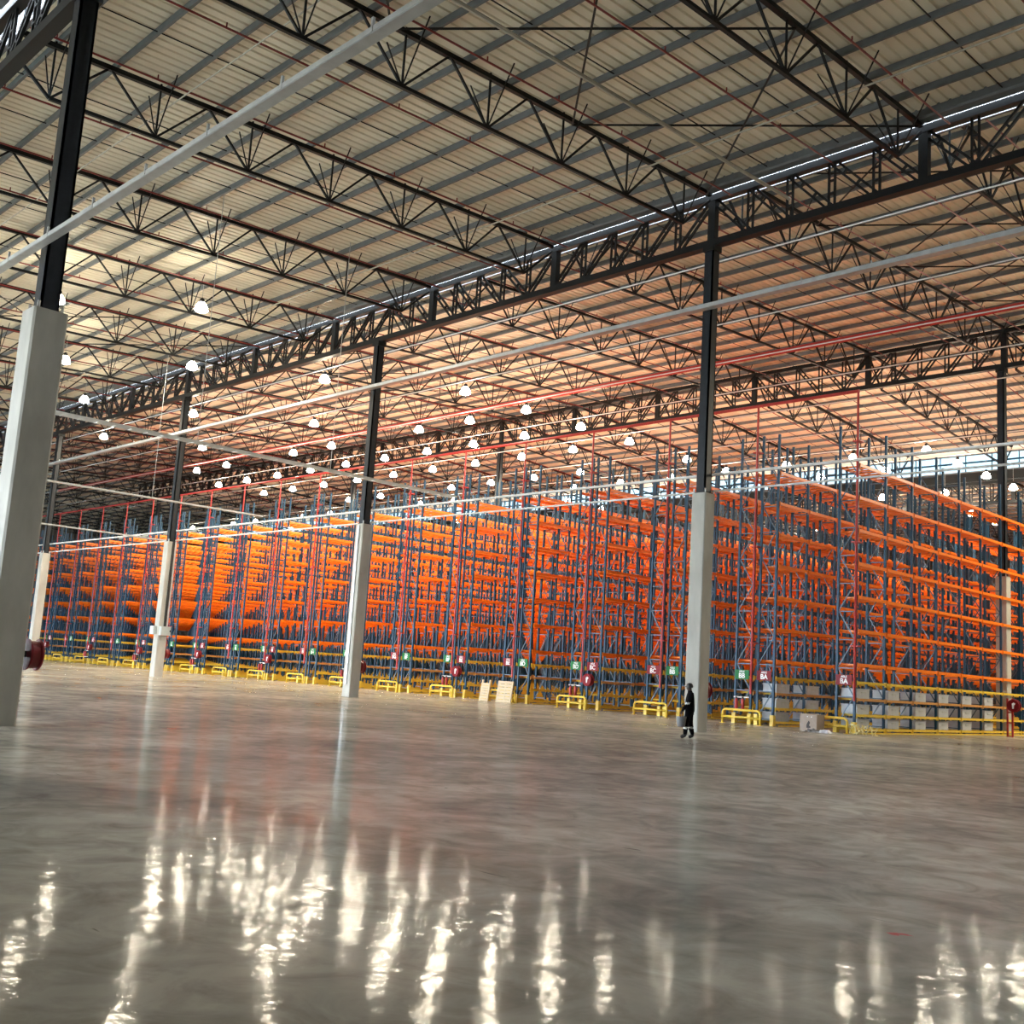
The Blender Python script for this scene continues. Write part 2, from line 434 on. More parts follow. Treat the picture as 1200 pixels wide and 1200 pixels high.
# ---------------------------------------------------------------- long girders
def ladder(p, q, gap, w, name):
    """member of two angles joined by batten plates (in the XZ plane)"""
    p, q = Vector(p), Vector(q); d = (q - p); L = d.length; d.normalize(); a = Vector((0, 1, 0)).cross(d).normalized() * gap / 2
    mb = MB()
    for s in (-1, 1): mb.bar(p + a * s, q + a * s, w, w, (0, 1, 0))
    for t in (.3, .6):
        c = p + d * L * t; mb.bar(c - a, c + a, w * .8, .09, (0, 1, 0))
    return mb.mesh(name, 'black')
def girder(label, y, zb, zt, x_hi, x_lo, cols):
    t = thing('lattice_girder', label, 'girder', (0, y, zb))
    H = zt - zb; st = JS / 5
    obj('top_chord', MB().prism([(-.14, -.12), (.14, -.12), (.14, .12), (-.14, .12)], x_lo, x_hi, 'X').mesh('top_chord', 'black'), t, (0, 0, H))
    obj('bottom_chord', MB().prism([(-.16, -.13), (.16, -.13), (.16, .13), (-.16, .13)], x_lo, x_hi, 'X').mesh('bottom_chord', 'black'), t, (0, 0, 0))
    post = ladder((0, 0, .1), (0, 0, H - .1), .22, .07, 'web_post')
    heavy = MB().box(-.15, .15, -.13, .13, .1, H - .1).mesh('web_post', 'black')
    dl = ladder((0, 0, .05), (st, 0, H - .05), .20, .08, 'web_diagonal')
    dr = ladder((0, 0, H - .05), (st, 0, .05), .20, .08, 'web_diagonal')
    i = math.ceil((x_lo - JX0) / st)
    while JX0 + i * st <= x_hi:
        x = JX0 + i * st
        obj('web_post', heavy if i % 5 == 0 else post, t, (x, 0, 0))
        if x + st <= x_hi:
            m = x + st / 2; c = min(cols, key=lambda q: abs(q - m))
            obj('web_diagonal', dr if m > c else dl, t, (x, 0, 0))
        i += 1
    return t
cols1 = [CX0 - CS * i for i in range(-1, 6)]
cols2 = [CX0 - CS * i for i in range(-1, 7)]
girder('long black lattice girder resting on the row of columns in front of the racks', Y1, 17.83, 19.63, 4.0, -129.0, cols1)
girder('black lattice girder over the racks, further in beneath the ridge', Y2, 20.17, 22.2, -6.0, -129.0, cols2)
girder('black lattice girder at the upper corner above the near column', Y0, zc0(Y0) - 1.62, zc0(Y0) + .1, -12.0, -60.0, [CX0, CX0 - 2 * CS])
girder('dark lattice girder below the far clerestory windows', Y3 + .15, zc4(Y3) - 1.5, zc4(Y3) + .1, -14.0, -129.0, cols2)

# ---------------------------------------------------------------- columns
def column(x, y, ztop, label, low=ZC, hw=.30, group=None):
    t = thing('concrete_column', label, 'column', (x, y, 0), group)
    c = hw * .12
    pr = [(-hw + c, -hw), (hw - c, -hw), (hw, -hw + c), (hw, hw - c), (hw - c, hw), (-hw + c, hw), (-hw, hw - c), (-hw, -hw + c)]
    vs = [(a, b, z) for z in (0, low) for a, b in pr]
    fs = [(i, (i + 1) % 8, 8 + (i + 1) % 8, 8 + i) for i in range(8)] + [tuple(range(8, 16))]
    obj('concrete_shaft', MB()._add(vs, fs).mesh('concrete_shaft', 'concrete'), t)
    s = MB(); w = .19
    s.box(-w, w, -w, -w + .05, low, ztop).box(-w, w, w - .05, w, low, ztop).box(-.05, .05, -w + .05, w - .05, low, ztop)
    s.box(w - .06, w, -w, w, low, ztop)
    st = obj('steel_shaft', s.mesh('steel_shaft', 'navy'), t)
    obj('head_plate', MB().box(-w - .06, w + .06, -w - .06, w + .06, ztop - .22, ztop).mesh('head_plate', 'black'), t)
    obj('base_plate', MB().box(-w - .05, w + .05, -w - .05, w + .05, low, low + .04).mesh('base_plate', 'black'), t)
    bolt = MB().tube([(0, 0, 0), (0, 0, .16)], .03, 6).mesh('anchor_bolt', 'galv')
    for a in (-1, 1):
        for b in (-1, 1): obj('anchor_bolt', bolt, t, (a * (w + .05), b * (w + .05), low))
    return t
rowlab = ['tall column behind the walking worker, grey concrete below and black steel above',
          'second concrete and steel column from the worker, in front of the racks',
          'concrete and steel column carrying a grey switch box',
          'farthest column of the front row, pale concrete beside the near column']
for i, x in enumerate(cols1[1:5]):
    column(x, Y1, 17.72, rowlab[i])
column(CX0, Y0, zc0(Y0) - 1.72, 'large near column, grey concrete shaft with dark steel post above', hw=.35)
column(CX0 - .15, Y2, 20.05, 'column standing inside the racks at the right edge', hw=.30)
column(CX0 - 2 * CS, Y2, 20.05, 'dark column rising between the racks in the middle')
column(CX0 - 4 * CS, Y2, 20.05, 'dark distant column rising behind the racks left of centre')
column(CX0 - 5 * CS, Y2, 20.05, 'faint farthest column left among the distant roof trusses')
column(CX0 - 3 * CS, Y2, 20.05, 'thin dark distant column between two others behind the lamps')

# ---------------------------------------------------------------- cable trays, conduits, pipes
def tray(p, q, label, w=.30, h=.12, hang=2.0, drop=.45, cat='cable tray', lugs=True, m='galv', ladder=False):
    """galvanised tray running along X or Y"""
    p, q = Vector(p), Vector(q); L = (q - p).length; d = (q - p).normalized(); a = Vector((-d.y, d.x, 0))
    t = thing('cable_tray', label, cat, tuple(p))
    mb = MB(); o = Vector((0, 0, 0)); e = d * L
    if ladder:
        rung = MB().bar(a * (-w / 2), a * (w / 2), .04, .02).mesh('rung', m)
        for i in range(int(L / .6)): obj('rung', rung, t, tuple(d * (.3 + i * .6)))
    else:
        obj('tray_floor', mb.bar(o, e, w, .02).mesh('tray_floor', m), t)
    for s in (-1, 1):
        obj('side_rail', MB().bar(o + a * s * w / 2 + Vector((0, 0, h / 2)), e + a * s * w / 2 + Vector((0, 0, h / 2)), .02, h).mesh('side_rail', m), t)
    if lugs:
        lw = .02 if drop < 1 else .009
        lug = MB().box(-lw, lw, -lw, lw, 0, drop).mesh('hanger', 'galv')
        n = int(L / hang)
        for i in range(1, n): obj('hanger', lug, t, tuple(d * i * hang + a * w / 2))
    return t
tray((-2, 7.2, 9.55), (-60, 7.2, 9.55), 'wide galvanised cable tray crossing in front of the near column', .17, .08, 2.1, .2)
tray((2, 30.55, 15.15), (-128, 30.55, 15.15), 'galvanised cable tray running high past the front columns', .30, .14, 2.5, .22)
tray((-36.0, 12.6, 9.3), (-36.0, 31.3, 9.3), 'pale cable tray hung across the open floor towards the girder columns', .36, .08, 6.0, 10.0, m='white_metal', ladder=True)
tray((-56.0, 20.5, 9.95), (-56.0, 33.5, 9.95), 'thin cable tray crossing far out over the floor', .2, .08, 6, 9.84)
tray((-64.3, 23, 8.6), (-64.3, 32, 8.6), 'short thin tray reaching the column with the switch box', .16, .07, 3, .2)

def pipe(name, pts, r, m, label, cat, n=6, extra=None):
    pts = [Vector(p) for p in pts]; o = pts[0]
    mb = MB().tube([p - o for p in pts], r, n)
    if extra: extra(mb, o)
    return tag(obj(name, mb.mesh(name, m), None, tuple(o)), label, cat)
pipe('conduit', [(-6, 31.5, 9.17), (-126, 31.5, 9.17)], .05, 'white_metal', 'upper white conduit strung along the backs of the front columns', 'conduit')
pipe('conduit', [(-6, 31.52, 8.56), (-126, 31.52, 8.56)], .04, 'white_metal', 'lower white conduit at the level of the concrete column tops', 'conduit')
pipe('conduit', [(-2, 13.2, 18.2), (-70, 13.2, 18.2)], .022, 'pale_pipe', 'thin pale conduit under the near roof trusses', 'conduit')
pipe('conduit', [(-18.6, 9, 17.55), (-18.6, 30.5, 18.4)], .06, 'pale_pipe', 'thick pale conduit running between two near trusses', 'conduit')
pipe('conduit', [(-2, 26.4, 18.9), (-100, 26.4, 18.9)], .03, 'pale_pipe', 'thin conduit clipped above the near truss bottom chords', 'conduit')
# lighting trunking rows
LAMP_Z = 17.5
for i, y in enumerate((32.9, 39.1, 44.1, 49.1, 54.0, 60.5, 65.4, 70.2)):
    pipe('lighting_trunking', [(14, y, LAMP_Z + .50), (-128, y, LAMP_Z + .50)], .03, 'white_metal', f'white lighting trunking over the racks, {nth(i)} row behind the front girder', 'trunking', 4)

# sprinkler branch pipes along the slope
def heads(a, b, zf):
    def f(mb, o):
        n = int((b - a) / 3.0)
        for i in range(n):
            y = a + 1.2 + i * 3.0
            z = zf(y) - .28 - o.z
            mb.bar((0, y - o.y, z), (0, y - o.y, z + .16), .03, .03)
    return f
for key, where, a, b, zf in (('open', 'over the open floor', Y0 + .6, Y1 - .3, zc1), ('second', 'between the long girders', Y1 + .6, Y2 - .2, zc2), ('third', 'beyond the second girder', Y2 + .2, Y3 - .4, zc3)):
    proto = None
    for i in range(29):
        x = -9.1 - 4.03 * i
        lab = f'thin dark red sprinkler pipe {where}, {nth(i)} from the right'
        if proto is None:
            proto = pipe('sprinkler_pipe', [(x, a, zf(a) - .28), (x, b, zf(b) - .28)], .034, 'darkred', lab, 'sprinkler pipe', 5, heads(a, b, zf))
            o = proto
        else:
            o = proto.copy(); COL.objects.link(o); o.location.x = x; o['label'] = lab
        o['group'] = f'sprinkler branch pipes {where}'
pipe('sprinkler_main', [(4, 48, 19.45), (-126, 48, 19.45)], .15, 'red', 'thick red sprinkler main under the roof between the girders', 'sprinkler pipe', 8)
pipe('sprinkler_main', [(-21.5, 8.4, 16.95), (-44, 8.4, 16.95)], .05, 'red', 'bright red pipe beside the near column top', 'sprinkler pipe', 6)

# ---------------------------------------------------------------- lamps
HOUS = MB().lathe([(.0, .36), (.06, .36), (.11, .30), (.12, .16), (.0, .15)], n=14).mesh('housing', 'black', smooth=True)
DIFF = MB().lathe([(.12, .16), (.20, .08), (.28, -.08), (.31, -.20)], n=14).mesh('bell', 'lampshell', smooth=True)
LENS = MB().lathe([(.31, -.20), (.26, -.25), (.16, -.285), (.0, -.30)], n=14).mesh('lens', 'lamp', smooth=True)
CORD = MB().tube([(0, 0, .34), (0, 0, .46)], .012, 5).mesh('hook', 'galv')
def lamp(x, y, z, label, group, cord=CORD):
    t = thing('high_bay_lamp', label, 'lamp', (x, y, z), group)
    obj('housing', HOUS, t); obj('bell', DIFF, t); obj('lens', LENS, t); obj('hook', cord, t)
FARC = MB().tube([(0, 0, .34), (0, 0, 1.84)], .012, 5).mesh('hook', 'galv')
AIS = lambda k: -24.35 - 5.08 * k
LG = {1: (65.4, 70.2, 75, 80), 2: (65.4, 70.2, 80, 85, 90), 3: (65.4, 70.2, 80, 85), 4: (39.1, 44.1, 49.1, 54, 60.5, 65.4), 5: (32.9, 44.1, 49.1, 54, 65.4, 88),
      6: (44.1, 49.1, 54, 60.5, 65.4, 70.2, 93, 98), 7: (39.1, 49.1, 54, 60.5, 65.4), 8: (32.9, 44.1, 49.1, 54, 60.5, 70.2, 75), 9: (44.1, 49.1, 54, 60.5),
      10: (39.1, 49.1, 54, 65.4), 11: (44.1, 49.1, 54, 60.5, 65.4), 12: (44.1, 49.1, 54, 60.5, 75), 13: (49.1, 54), 14: (65.4, ), 15: (65.4, ),
      17: (65.4, 70.2), 18: (65.4, ), 20: (65.4, )}
for k, ys in LG.items():
    for i, y in enumerate(ys):
        zz = LAMP_Z if y < 81 else 16.6
        lamp(AIS(k), y, zz, f'lit high bay lamp over the {nth(k)} rack aisle, {nth(i)} from the front', 'high bay lamps over the rack aisles', CORD if y < 72 else FARC)
LONG = MB().tube([(0, 0, .34), (0, 0, 1.0)], .012, 5).mesh('hook', 'galv')
# lamp grid extended out of view, added to brighten the right-hand roof and racks
for i, x in enumerate((-14.2, -9.1, -4.0, 1.1)):
    for j, y in enumerate((54.0, 60.5, 65.4, 70.2)):
        if x / y > -.24:
            lamp(x, y, LAMP_Z, f'added unseen high bay lamp right of the corner rack, {nth(i)} line, {nth(j)} row', 'added unseen lamps right of the corner rack')
for x, y, w in ((-48.9, 17.5, 'nearest, just right of the near column top'), (-44.2, 22.2, 'alone right of the near column'), (-59.3, 22.0, 'beside the near concrete shaft'),
                (-53.9, 26.9, 'just before the second girder column'), (-67.8, 26.7, 'close to the front girder at the far side'), (-78.7, 32.8, 'small and far past the near column')):
    lamp(x, y, 17.45 if y < 30 else 17.5, f'lit lamp over the open floor, {w}', 'high bay lamps over the open floor', LONG)

# ---------------------------------------------------------------- pallet racks
YR, BAY, NB = 42.0, 2.62, 31
HTOP = 13.25
DEP = .82
Y_LEV = (.16, .75, 1.41, 2.12)
O_LEV = tuple(2.86 + 1.43 * i for i in range(7))
POST = MB()
for s in (0, 1):
    POST.box(s * DEP - .05, s * DEP + .05, -.045, .045, .02, HTOP)
    POST.box(s * DEP - .09, s * DEP + .09, -.08, .08, 0, .02)
BR = MB()
z = .3; k = 0
while z < HTOP - 1.3:
    BR.bar((.05, 0, z), (DEP - .05, 0, z), .03, .045)
    p, q = ((.05, 0, z + .05), (DEP - .05, 0, z + 1.2)) if k % 2 == 0 else ((DEP - .05, 0, z + .05), (.05, 0, z + 1.2))
    BR.bar(p, q, .03, .045); z += 1.2; k += 1
BR.bar((.05, 0, z), (DEP - .05, 0, z), .03, .045)
FR_M = POST.mesh('upright_frame', 'blue'); BR_M = BR.mesh('bracing', 'brace')
def beam_mb(h, mb=None, x=0, y=0, z=0):
    mb = mb or MB()
    mb.prism([(-.025, -h / 2), (.025, -h / 2), (.025, h / 2 - .03), (.010, h / 2 - .03), (.010, h / 2), (-.025, h / 2)], 0, 1, 'Y')
    return mb
def beam_mesh(m, h, side):
    mb = MB(); s = side
    mb.prism([(-.025, -h / 2), (.025, -h / 2), (.025, h / 2), (-.025, h / 2)], .05, BAY - .05, 'Y')
    mb.box(-.03, .03, .045, .075, -h / 2 - .06, h / 2 + .03).box(-.03, .03, BAY - .075, BAY - .045, -h / 2 - .06, h / 2 + .03)
    return mb.mesh('beam', m)
B_OR = beam_mesh('orange', .13, 1); B_YE = beam_mesh('yellow', .10, 1); B_OC = beam_mesh('ochre', .10, 1)
# the rest of a run, past the pieces that are told apart
def rest_meshes(n0):
    fr = MB(); be = MB(); dk = MB()
    for i in range(n0 + 1, NB + 1):
        y = i * BAY
        fr.m = 0
        for s in (0, 1): fr.box(s * DEP - .05, s * DEP + .05, y - .045, y + .045, 0, HTOP)
        fr.m = 1
        z = .3; k = 0
        while z < HTOP - 1.3:
            p, q = ((.05, y, z), (DEP - .05, y, z + 1.15)) if k % 2 == 0 else ((DEP - .05, y, z), (.05, y, z + 1.15))
            fr.bar(p, q, .03, .045); z += 1.2; k += 1
    for i in range(n0, NB):
        y = i * BAY
        for j, zz in enumerate(Y_LEV + O_LEV):
            be.m = 1 if j in (0, 1, 3) else 2 if j == 2 else 0
            h = .10 if j < 4 else .13
            for s in (0, 1): be.box(s * DEP - .025 + (.075 if s else -.075), s * DEP + .025 + (.075 if s else -.075), y + .05, y + BAY - .05, zz - h / 2, zz + h / 2)
    for i in range(NB):
        y = i * BAY
        for j, zz in enumerate(Y_LEV + O_LEV):
            if j == 0: continue
            dk.m = 1 if j < 4 else 0
            for fy in ((.14, .32, .5, .68, .86) if j >= 4 else (.2, .4, .6, .8)):
                dk.box(-.05, DEP + .05, y + BAY * fy - .05, y + BAY * fy + .05, zz - .03, zz + .035)
    return (fr.mesh('upright_frames', 'blue', 'brace'), be.mesh('beams', 'orange', 'yellow', 'ochre'), dk.mesh('deck_bars', 'orange', 'yellow'))
REST = {n: rest_meshes(n) for n in (1, 3, 7)}
RAIL = MB().box(-.03, .03, 0, NB * BAY, .0, .06).mesh('guide_rail', 'yellow')
GUARD = MB().box(-.09, .09, -.10, -.06, 0, .48).box(-.09, -.06, -.06, .1, 0, .48).box(.06, .09, -.06, .1, 0, .48).mesh('post_guard', 'yellow')

def rack_run(x0, label, nsep):
    """x0: centre of the left post line; DEP wide towards +X"""
    t = thing('pallet_rack', label, 'pallet rack', (x0, YR, 0), 'pallet rack runs')
    for i in range(nsep + 1):
        f = obj('upright_frame', FR_M, t, (0, i * BAY, 0)); obj('bracing', BR_M, f)
    for i in range(nsep):
        for j, zz in enumerate(Y_LEV + O_LEV):
            me = B_OR if j >= 4 else B_OC if j == 2 else B_YE
            for s in (0, 1):
                obj('beam', me, t, (s * DEP + (.075 if s else -.075), i * BAY, zz))
    fr, be, dk = REST[nsep]
    for n_, me in (('upright_frames', fr), ('beams', be), ('deck_bars', dk)):
        o = obj(n_, me, t); o['kind'] = 'stuff'
    obj('guide_rail', RAIL, t, (DEP + .2 if nsep != 1 else -.2, .2, 0))
    for s in (0, 1): obj('post_guard', GUARD, t, (s * DEP, -.02, 0))
    return t
ND = 20
DC = lambda i: -26.8 - 5.08 * i           # centres of the back-to-back pairs
LET = 'ABCDEFGHIJKLMNOPQRSTUVWXYZ'
def aisle_name(i):
    return f'aisle B{LET[i]}' if i < 6 else f'the {nth(i)} aisle from the corner'
runs = []
rack_run(-22.75, 'blue and orange pallet rack run at the right corner, its long side in view', 7)
for i in range(ND):
    rack_run(DC(i) + .17, f'blue orange pallet rack run left of {aisle_name(i)}', 3)
    rack_run(DC(i) - .17 - DEP, f'blue orange pallet rack run right of {aisle_name(i + 1)}', 1)

# ---------------------------------------------------------------- end-of-aisle signs
SB = {c: MB().box(-.37, .37, -.012, .012, -.215, .215).mesh('board', 'sign' + c) for c in ('red', 'green')}
TXT = {}
def text(body, size, parent, loc, w=None):
    cu = bpy.data.curves.new('lettering', 'FONT'); cu.body = body; cu.size = size; cu.align_x = 'CENTER'; cu.align_y = 'CENTER'
    cu.offset = size * .022; cu.materials.append(M['white'])
    if body not in TXT:
        o = bpy.data.objects.new('lettering', cu); COL.objects.link(o)
        dg = bpy.context.evaluated_depsgraph_get(); TXT[body] = bpy.data.meshes.new_from_object(o.evaluated_get(dg)); bpy.data.objects.remove(o)
    return obj('lettering', TXT[body], parent, loc, (math.pi / 2, 0, 0))
def sign(x, i, side):
    c = 'red' if i % 2 == 0 else 'green'
    where = f'B{LET[i]}' if i < 6 else f'of the {nth(i)} aisle from the corner'
    t = thing('aisle_sign', f'{c} aisle sign {where}, {side} side of its aisle', 'sign', (x, YR - .10, 2.20), 'aisle end signs')
    obj('board', SB[c], t)
    text('AISLE', .12, t, (0, -.018, .135)); text('B' + LET[i], .30, t, (0, -.018, -.06))
sign(-22.37, 0, 'right')
for i in range(ND):
    sign(DC(i) + .56, i, 'left'); sign(DC(i) - .60, i + 1, 'right')

# ---------------------------------------------------------------- red risers and header in front of the racks
hz = 14.62
pipe('fire_header', [(-21.7, 41.62, hz), (-124, 41.62, hz)], .075, 'red', 'long horizontal red fire pipe joining the tops of the risers', 'fire pipe', 8)
RIS = None
for i in range(-1, ND):
    x = -21.75 if i < 0 else DC(i) + .06
    lab = 'red vertical fire riser at the right corner rack' if i < 0 else f'red vertical fire riser just left of {aisle_name(i)}'
    if RIS is None:
        mb = MB().tube([(0, 0, 1.35), (0, 0, hz)], .05, 8)
        for zz in (1.9, 4.9, 7.9, 10.9): mb.tube([(0, 0, zz), (0, 0, zz + .12)], .075, 8)
        for zz in (3.6, 8.0, 12.4): mb.box(-.24, .12, 0, .36, zz, zz + .05)
        RIS = mb.mesh('fire_riser', 'red')
    tag(obj('fire_riser', RIS, None, (x, 41.62, 0)), lab, 'fire pipe', 'fire risers at the rack ends')

# ---------------------------------------------------------------- hose reels
def reel_meshes():
    d = MB()
    d.lathe([(0, -.03), (.24, -.03), (.30, -.05), (.315, -.03), (.315, -.005), (.30, 0), (.11, 0)], axis='Y', n=20)
    d.lathe([(.11, .17), (.30, .17), (.315, .19), (.315, .21), (.0, .21)], axis='Y', n=20)
    h = MB().lathe([(.11, .0), (.27, .01), (.275, .085), (.27, .16), (.11, .17)], axis='Y', n=20)
    return d.mesh('drum', 'signred', smooth=False), h.mesh('hose', 'darkred')
DRUM, HOSE = reel_meshes()
HMARK = MB().prism([(-.04, -.15), (.03, -.15), (.05, .02), (.12, .10), (.03, .16), (-.06, .10)], -.036, -.033, 'Y').mesh('mark', 'white')
BRK = MB().box(-.04, .04, .2, .34, -.06, .06).mesh('bracket', 'rubber')
def reel(x, y, z, label, group, rotz=0):
    t = thing('hose_reel', label, 'hose reel', (x, y, z), group, rotz)
    d = obj('drum', DRUM, t); obj('mark', HMARK, d); obj('hose', HOSE, t); obj('bracket', BRK, t)
for i in range(2, ND, 2):
    reel(DC(i) + .50, YR - .42, 1.5, f'red fire hose reel just left of {aisle_name(i)}', 'hose reels on the rack ends')
lab = ['behind the column by the worker', 'behind the second column from the worker', 'behind the column with the switch box']
for i, x in enumerate(cols1[1:4]):
    reel(x - .10, Y1 + .30 + .34, 1.45, f'red fire hose reel mounted {lab[i]}', 'hose reels on columns', math.pi)
reel(CX0 + .02, Y0 + .35 + .34, 1.40, 'dark red fire hose reel on the large near column', 'hose reels on columns', math.pi)

# twin extinguishers on rails at the rack ends
CYL = MB().lathe([(0, 0), (.07, 0), (.08, .02), (.08, .38), (.06, .44), (.025, .46), (0, .46)], n=12).mesh('cylinder', 'red', smooth=True)
VAL = MB().box(-.02, .02, -.05, .03, .46, .50).box(-.015, .015, -.10, .02, .50, .53).mesh('valve', 'rubber')
HOS = MB().tube([(0, -.02, .48), (.09, -.05, .45), (.11, -.04, .30), (.10, -.03, .12)], .012, 5).mesh('hose', 'rubber')
for i in [0] + list(range(2, ND, 2)):
    xc = DC(i) - .60
    w = f'left of {aisle_name(i)}'
    t = thing('extinguisher_rail', f'pair of white rails on the rack end {w}', 'rail', (xc, YR - .08, 0), 'extinguisher rails')
    for zz in (.62, 1.18): obj('rail', MB().box(-.40, .40, -.05, -.01, zz - .03, zz + .03).mesh('rail', 'white_metal'), t)
    for s, n_ in ((-1, 'left'), (1, 'right')):
        e = thing('fire_extinguisher', f'{n_} one of two red fire extinguishers {w}', 'extinguisher', (xc + s * .17, YR - .23, .66), 'fire extinguishers')
        obj('cylinder', CYL, e); obj('valve', VAL, e); obj('hose', HOS, e)

# ---------------------------------------------------------------- yellow end barriers
def barrier(x0, x1, label):
    w = x1 - x0; r = .055; h = .62
    t = thing('safety_barrier', label, 'barrier', (x0, YR - .95, 0), 'yellow end barriers')
    hoop = [(0, 0, 0), (0, 0, h - .14), (.04, 0, h - .05), (.14, 0, h), (w - .14, 0, h), (w - .04, 0, h - .05), (w, 0, h - .14), (w, 0, 0)]
    obj('hoop', MB().tube(hoop, r, 8).mesh('hoop', 'yellow', smooth=True), t)
    obj('mid_rail', MB().tube([(0, 0, .30), (w, 0, .30)], r * .9, 8).mesh('mid_rail', 'yellow', smooth=True), t)
    for x in (0, w): obj('foot_plate', MB().box(x - .1, x + .1, -.1, .1, 0, .015).mesh('foot_plate', 'yellow'), t)
barrier(-22.9, -21.75, 'short yellow barrier at the right corner rack beside the carton')
for i in range(ND):
    barrier(DC(i) - 1.0, DC(i) + .95, f'yellow tube barrier guarding the rack end left of {aisle_name(i)}')

# ---------------------------------------------------------------- crates on the low shelves
def crate_meshes():
    b = MB(); w, d, h = .54, .36, .37
    b.box(-w, w, -d, -d + .03, 0, h).box(-w, w, d - .03, d, 0, h).box(-w, -w + .03, -d, d, 0, h).box(w - .03, w, -d, d, 0, h).box(-w, w, -d, d, 0, .03)
    r = MB(); r.box(-w - .02, w + .02, -d - .02, -d + .04, h, h + .04).box(-w - .02, w + .02, d - .04, d + .02, h, h + .04)
    r.box(-w - .02, -w + .04, -d, d, h, h + .04).box(w - .04, w + .02, -d, d, h, h + .04)
    g = MB().box(-w * .35, w * .35, -d - .03, -d - .005, h * .62, h * .74).box(-w * .35, w * .35, d + .005, d + .03, h * .62, h * .74)
    return b.mesh('body', 'crate'), r.mesh('rim', 'crate'), g.mesh('handle', 'grey_box')
CB, CR_, CH = crate_meshes()
def crate(x, y, z, label, group):
    t = thing('storage_crate', label, 'crate', (x, y, z), group, math.pi / 2)
    obj('body', CB, t); obj('rim', CR_, t); obj('handle', CH, t)
LV = ('bottom', 'middle', 'upper')
for j, zz in enumerate((Y_LEV[0] + .055, Y_LEV[1] + .055, Y_LEV[2] + .055)):
    for b in range(6):
        crate(-22.34, YR + BAY * b + (.85 if b == 0 else .95) + .08 * ((b * 7 + j * 3) % 3), zz, f'pale grey crate on the {LV[j]} low shelf of the corner rack, {nth(b)} bay in', 'crates on the corner rack')
    for b in range(2):
        crate(DC(0) + .58, YR + BAY * b + .9, zz, f'grey crate on the {LV[j]} low shelf left of aisle BA, {nth(b)} bay in', 'crates left of aisle BA')

# ---------------------------------------------------------------- wooden pallets leaning on the racks
def pallet(x, y, w, h, label, lean, rz, prongs=False):
    t = thing('wooden_pallet', label, 'pallet', (x, y, 0), 'leaning pallets'); t.rotation_euler = (lean, 0, rz)
    n = 7; st = h / n
    bd = MB().box(-w / 2, w / 2, -.022, 0, 0, st * .86).mesh('board', 'wood')
    for i in range(n): obj('board', bd, t, (0, 0, .01 + i * st))
    ru = MB().box(-.04, .04, 0, .09, 0, h + (.18 if prongs else 0)).mesh('runner', 'wood')
    for s in (-1, 0, 1):
        if prongs and s == 0: continue
        obj('runner', ru, t, (s * (w / 2 - .05), 0, 0))
pallet(-43.1, 40.62, .55, 1.0, 'narrow pale wooden pallet with two prongs leaning by aisle BE', -.22, .35, True)
pallet(-41.55, 40.62, .92, 1.18, 'wide pale wooden pallet leaning by aisle BD', -.2, .3)

# carton, film, strapping, scrap
t = thing('cardboard_carton', 'brown cardboard carton with dark print beside the corner barrier', 'carton', (-23.05, 40.55, 0), None, .05)
obj('body', MB().box(-.38, .38, -.34, .34, 0, .70).mesh('body', 'carton'), t)
obj('print', MB().prism([(-.08, .14), (.10, .14), (.10, .20), (.04, .24), (.08, .36), (.02, .44), (-.04, .34), (-.08, .26)], -.345, -.342, 'Y').mesh('print', 'ink'), t)
obj('print', MB().box(-.06, -.02, -.345, -.342, .58, .62).box(.12, .16, -.345, -.342, .57, .61).mesh('print', 'white'), t)
obj('tape', MB().box(-.38, .38, -.03, .03, .70, .703).mesh('tape', 'strap'), t)
def crumple(nx, ny, w, d, h, seed):
    r = random.Random(seed); vs = []; fs = []
    for i in range(nx):
        for j in range(ny):
            e = min(i, nx - 1 - i, j, ny - 1 - j)
            vs.append(((i / (nx - 1) - .5) * w + r.uniform(-.03, .03), (j / (ny - 1) - .5) * d + r.uniform(-.03, .03), .004 + (r.random() ** 1.5 * h if e else 0)))
    for i in range(nx - 1):
        for j in range(ny - 1):
            fs.append((i * ny + j, (i + 1) * ny + j, (i + 1) * ny + j + 1, i * ny + j + 1))
    return MB()._add(vs, fs)
tag(obj('plastic_film', crumple(14, 7, 1.2, .5, .16, 3).mesh('plastic_film', 'film'), None, (-22.35, 39.85, 0)), 'crumpled grey plastic film on the floor before the carton', 'plastic film')
r = random.Random(5); mb = MB()
for i in range(9):
    p = [Vector((r.uniform(-.5, .5), r.uniform(-.3, .3), .02))]
    for k in range(5): p.append(Vector((p[-1].x + r.uniform(-.25, .25), p[-1].y + r.uniform(-.15, .15), r.uniform(.02, .42))))
    p.append(Vector((p[-1].x + .1, p[-1].y, .02)))
    mb.tube(p, .022, 5)
tag(obj('strapping_tangle', mb.mesh('strapping_tangle', 'strap'), None, (-21.3, 41.4, 0)), 'tangle of pale yellow strapping on the floor at the corner rack', 'strapping')
t = tag(obj('paper_scrap', crumple(6, 3, .13, .05, .012, 9).mesh('paper_scrap', 'scrap'), None, (-3.55, 7.5, 0), (0, 0, .7)), 'small red scrap lying on the open floor', 'scrap')

# red hose stand at the right edge
t = thing('hose_stand', 'red steel hose reel stand at the right edge before the racks', 'hose stand', (-20.7, 55.6, 0))
for s in (-1, 1): obj('post', MB().box(s * .12 - .04, s * .12 + .04, -.04, .04, 0, 1.9).mesh('post', 'red'), t)
for zz in (.05, .7, 1.2): obj('cross_bar', MB().box(-.16, .16, -.03, .03, zz - .03, zz + .03).mesh('cross_bar', 'red'), t)
d = obj('drum', DRUM, t, (.25, -.25, 1.55)); obj('mark', HMARK, d)

